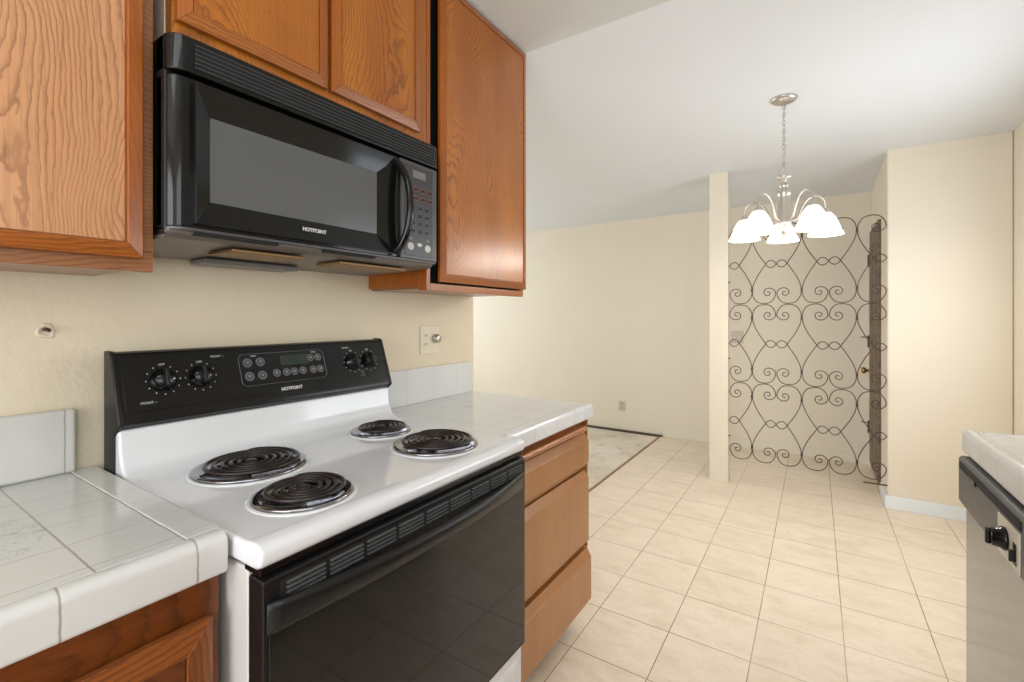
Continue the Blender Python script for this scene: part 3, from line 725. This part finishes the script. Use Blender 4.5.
# ================================================================== BASE CABINETS
bl = thing('base_cabinet', (.3, -.1, 0), 'dark-stained oak base cabinet under the left counter', 'cabinet')
MB().box(.002, .562, -.9, .364, .10, .861).box(.002, .52, -.9, .362, 0, .10).build('body', M['oakd'], bl, bevel=.001)
MB().box(.562, .580, -.9, .369, .79, .862).box(.562, .580, .325, .369, .10, .79).box(.562, .580, -.9, .325, .10, .14).build('face_frame', M['oakd'], bl, bevel=.0015)
def bdoor(y0, y1, z0, z1):
    d = B(.582, .596, y0+.004, y1-.004, z0+.004, z1-.004).build('door', M['oakdk'], bl)
    O = [(y0, z0), (y1, z0), (y1, z1), (y0, z1)]; w = .038; I = [(y0+w, z0+w), (y1-w, z0+w), (y1-w, z1-w), (y0+w, z1-w)]
    for k in range(4):
        k2 = (k+1) % 4
        MB().hull([(.586, *O[k]), (.586, *O[k2]), (.586, *I[k2]), (.586, *I[k])], [(.598, *O[k]), (.598, *O[k2]), (.606, *I[k2]), (.606, *I[k])]).build('frame_rail' if k % 2 == 0 else 'frame_stile', M['oakdf'] if k % 2 == 0 else M['oakdv'], d, bevel=.001)
    B(.586, .601, y0+w+.002, y1-w-.002, z0+w+.002, z1-w-.002).build('door_panel', M['oakd'], d)
bdoor(-.11, .352, .12, .800); bdoor(-.58, -.12, .12, .800)
B(.560, .577, -.9, .325, .782, .79).build('painted_shadow_gap', M['void'], bl)  # near-black strip painted as shade under the top rail

br = thing('drawer_cabinet', (.3, 1.455, 0), 'brown three-drawer base cabinet right of the stove', 'cabinet')
MB().box(.002, .565, 1.153, 1.755, .10, .857).box(.565, .604, 1.7575, 1.7635, .33, .857).box(.002, .50, 1.153, 1.755, 0, .10).build('body', M['drawer'], br, bevel=.001)
MB().box(.565, .586, 1.153, 1.757, .835, .858).box(.565, .586, 1.727, 1.757, .105, .828).box(.565, .586, 1.153, 1.18, .105, .828).build('face_frame', M['oakh'], br, bevel=.001)
MB().tube([(.620, 1.16, .826), (.620, 1.700, .826)], .0105, 12).box(.56, .620, 1.16, 1.700, .8165, .8355).build('pull_out_board', M['oakh'], br, bevel=.001)
for (z0, z1, x1, yy) in ((.655, .796, .612, 1.757), (.340, .645, .612, 1.757), (.098, .325, .618, 1.768)):
    MB().prism_y([(.566, z0), (x1-.016, z0), (x1, z0+.026), (x1, z1-.030), (x1-.004, z1-.026), (x1-.018, z1), (.566, z1)], 1.158, yy).build('drawer_front', M['drawer'], br, bevel=.002)
for (z0, z1) in ((.645, .655), (.325, .340)):
    B(.560, .574, 1.18, 1.727, z0, z1).build('drawer_gap', M['oakd'], br)
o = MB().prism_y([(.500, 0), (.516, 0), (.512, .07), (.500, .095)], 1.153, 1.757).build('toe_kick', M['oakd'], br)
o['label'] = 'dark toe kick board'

# ================================================================== WALL PLATES
def plate(y, z, label, w=.115, h=.122):
    r = thing('switch_plate', (.003, y, z), label, 'switch plate')
    B(.0005, .006, y-w/2, y+w/2, z-h/2, z+h/2).build('plate', M['plate'], r, bevel=.003)
    return r
sp = plate(1.478, 1.168, 'ivory two-gang plate with outlet and dimmer knob on the kitchen wall')
for dz in (-.018, .018):
    B(.006, .0075, 1.435, 1.461, 1.168+dz-.012, 1.168+dz+.012).build('socket', M['plate'], sp, bevel=.001)
    MB().box(.0074, .008, 1.442, 1.4445, 1.168+dz-.004, 1.168+dz+.006).box(.0074, .008, 1.4515, 1.454, 1.168+dz-.004, 1.168+dz+.006).build('socket_slots', M['slot'], sp)
MB().lathe([(.0205, 0), (.0205, .003), (.018, .018), (.0145, .022), (0, .0225)], (.006, 1.508, 1.172), (1, 0, 0), 28).build('dimmer_knob', M['nickel'], sp, smooth=True)
of = thing('wall_outlet', (-.42, 5.018, .275), 'small outlet plate low on the far living room wall', 'outlet')
B(-.458, -.385, 5.013, 5.0195, .222, .332).build('plate', M['platew'], of, bevel=.002)
for dz in (-.025, .025): B(-.436, -.407, 5.011, 5.0135, .277+dz-.015, .277+dz+.015).build('socket', plain('socket_face', srgb(170, 160, 144), .4), of, bevel=.001)
es = thing('light_switch', (.75, 5.018, 1.06), 'double switch plate on the entry back wall, seen through the iron screen', 'light switch')
B(.690, .795, 5.013, 5.0195, 1.01, 1.128).build('plate', M['platew'], es, bevel=.002)
for dy in (.72, .765): B(dy-.005, dy+.005, 5.006, 5.0135, 1.058, 1.080).build('toggle', M['plate'], es, bevel=.001)
# broken-off wall fitting over the left counter
wf = thing('pipe_stub', (.002, .288, 1.235), 'small broken plaster-ringed pipe stub sticking out of the wall above the left counter', 'pipe')
MB().lathe([(.016, 0), (.0145, .002), (.010, .003), (.009, .001)], (.0005, .288, 1.235), (1, 0, 0), 20, ripple=lambda r, h, a: .12*math.sin(3*a)+.07*math.sin(7*a+1)).build('plaster_ring', M['wallk'], wf, smooth=True)
MB().tube([(.001, .286, 1.238), (.012, .286, 1.239), (.018, .291, 1.236)], .004, 8).build('stub', M['iron'], wf, smooth=True)

# ================================================================== DISHWASHER SIDE
dw = thing('dishwasher', (2.0, 1.66, 0), 'dishwasher with dark grey control panel and steel door, under the counter at the right edge', 'dishwasher')
a0, a1 = 1.385, 1.935
B(1.765, 2.34, a0, a1, .10, .845).build('body', M['blackm'], dw)
B(1.752, 1.768, a0+.012, a1-.034, .115, .70).build('door_panel', M['steel'], dw, bevel=.003)
B(1.80, 1.83, a0+.01, a1-.01, 0.0, .10).build('toe_plate', M['void'], dw)
pc = MB().prism_y([(1.775, .70), (1.750, .700), (1.742, .715), (1.742, .838), (1.748, .846), (1.80, .846), (1.80, .70)], a0, a1).build('control_panel', M['dgrey'], dw, bevel=.003)
# latch groove under the top lip
B(1.740, 1.7425, a0+.03, a1-.02, .812, .832).build('latch_groove', M['void'], pc)
B(1.7365, 1.742, 1.74, 1.80, .806, .820).build('latch', M['black'], pc, bevel=.002)
kp = B(1.7395, 1.7425, a0+.035, 1.560, .716, .805).build('dial_plate', M['platew'], pc, bevel=.001)
kn = MB().lathe([(.026, 0), (.026, .006), (.022, .010), (.020, .024), (.0, .026)], (1.7395, 1.505, .762), (-1, 0, 0), 28).build('dial', M['black'], pc, smooth=True)
MB().box(1.706, 1.716, 1.500, 1.511, .744, .780).build('dial_grip', M['black'], kn, bevel=.003)
MB().box(1.730, 1.7395, 1.442, 1.448, .735, .760).box(1.7385, 1.7395, 1.435, 1.455, .728, .775).build('latch_pin', M['blackm'], pc, bevel=.002)
M['tileD'] = grid_tile('sink_counter_tile', srgb(212, 211, 207), srgb(168, 160, 150), [(1.80, .0018), (1.95, .0018), (2.10, .0018), (2.25, .0018)], [(1.94, .0018), (1.79, .0018), (1.64, .0018), (1.49, .0018)], .002, rough=.12)
cd_ = thing('tiled_countertop', (2.05, .5, .85), 'white tiled countertop above the dishwasher at the right edge', 'countertop')
B(1.79, 2.360, -1.6, 1.945, .885, .915).build('tile_surface', M['tileD'], cd_, bevel=.002)
xf = 1.757
pf = [(xf+.034, .850), (xf+.006, .850), (xf, .855), (xf, .903), (xf+.003, .912), (xf+.010, .918), (xf+.020, .9185), (xf+.030, .916), (xf+.034, .914)]
MB().prism_y(pf, -1.6, 1.978).build('edge_tile', M['tileD'], cd_, bevel=.003, seg=3)
MB().prism_x([(1.944, .850), (1.972, .850), (1.978, .855), (1.978, .903), (1.975, .912), (1.968, .918), (1.958, .9185), (1.948, .916), (1.944, .914)], 1.790, 2.36).build('edge_tile', M['tileD'], cd_, bevel=.003, seg=3)
bs = thing('base_cabinet', (2.05, 0, 0), 'oak base cabinet beside the dishwasher, below the sink counter', 'cabinet')
MB().box(1.78, 2.358, -1.6, 1.380, .10, .85).box(1.84, 2.358, -1.6, 1.38, 0, .10).build('body', M['oakd'], bs)
for k in range(5):
    y = -1.55+k*.585; B(1.762, 1.779, y, y+.56, .13, .80).build('door', M['oakr'], bs, bevel=.004)
bs2 = B(1.80, 2.358, 1.938, 1.955, .0, .85).build('end_panel', M['oakd'], bs)

# unseen fluorescent fixture added behind the camera to light the kitchen
fx = thing('added_ceiling_light', (1.2, -.5, 2.45), 'long unseen fluorescent ceiling fixture added to light the kitchen', 'added ceiling light')
B(.85, 1.55, -1.15, .1, 2.395, 2.44).build('housing', M['trim'], fx, bevel=.006)
B(.88, 1.52, -1.12, .07, 2.38, 2.397).build('diffuser', plain('lit_diffuser', (1, 1, 1, 1), .5, emit=(.95, .98, 1, 1), es=3.2), fx, bevel=.004)
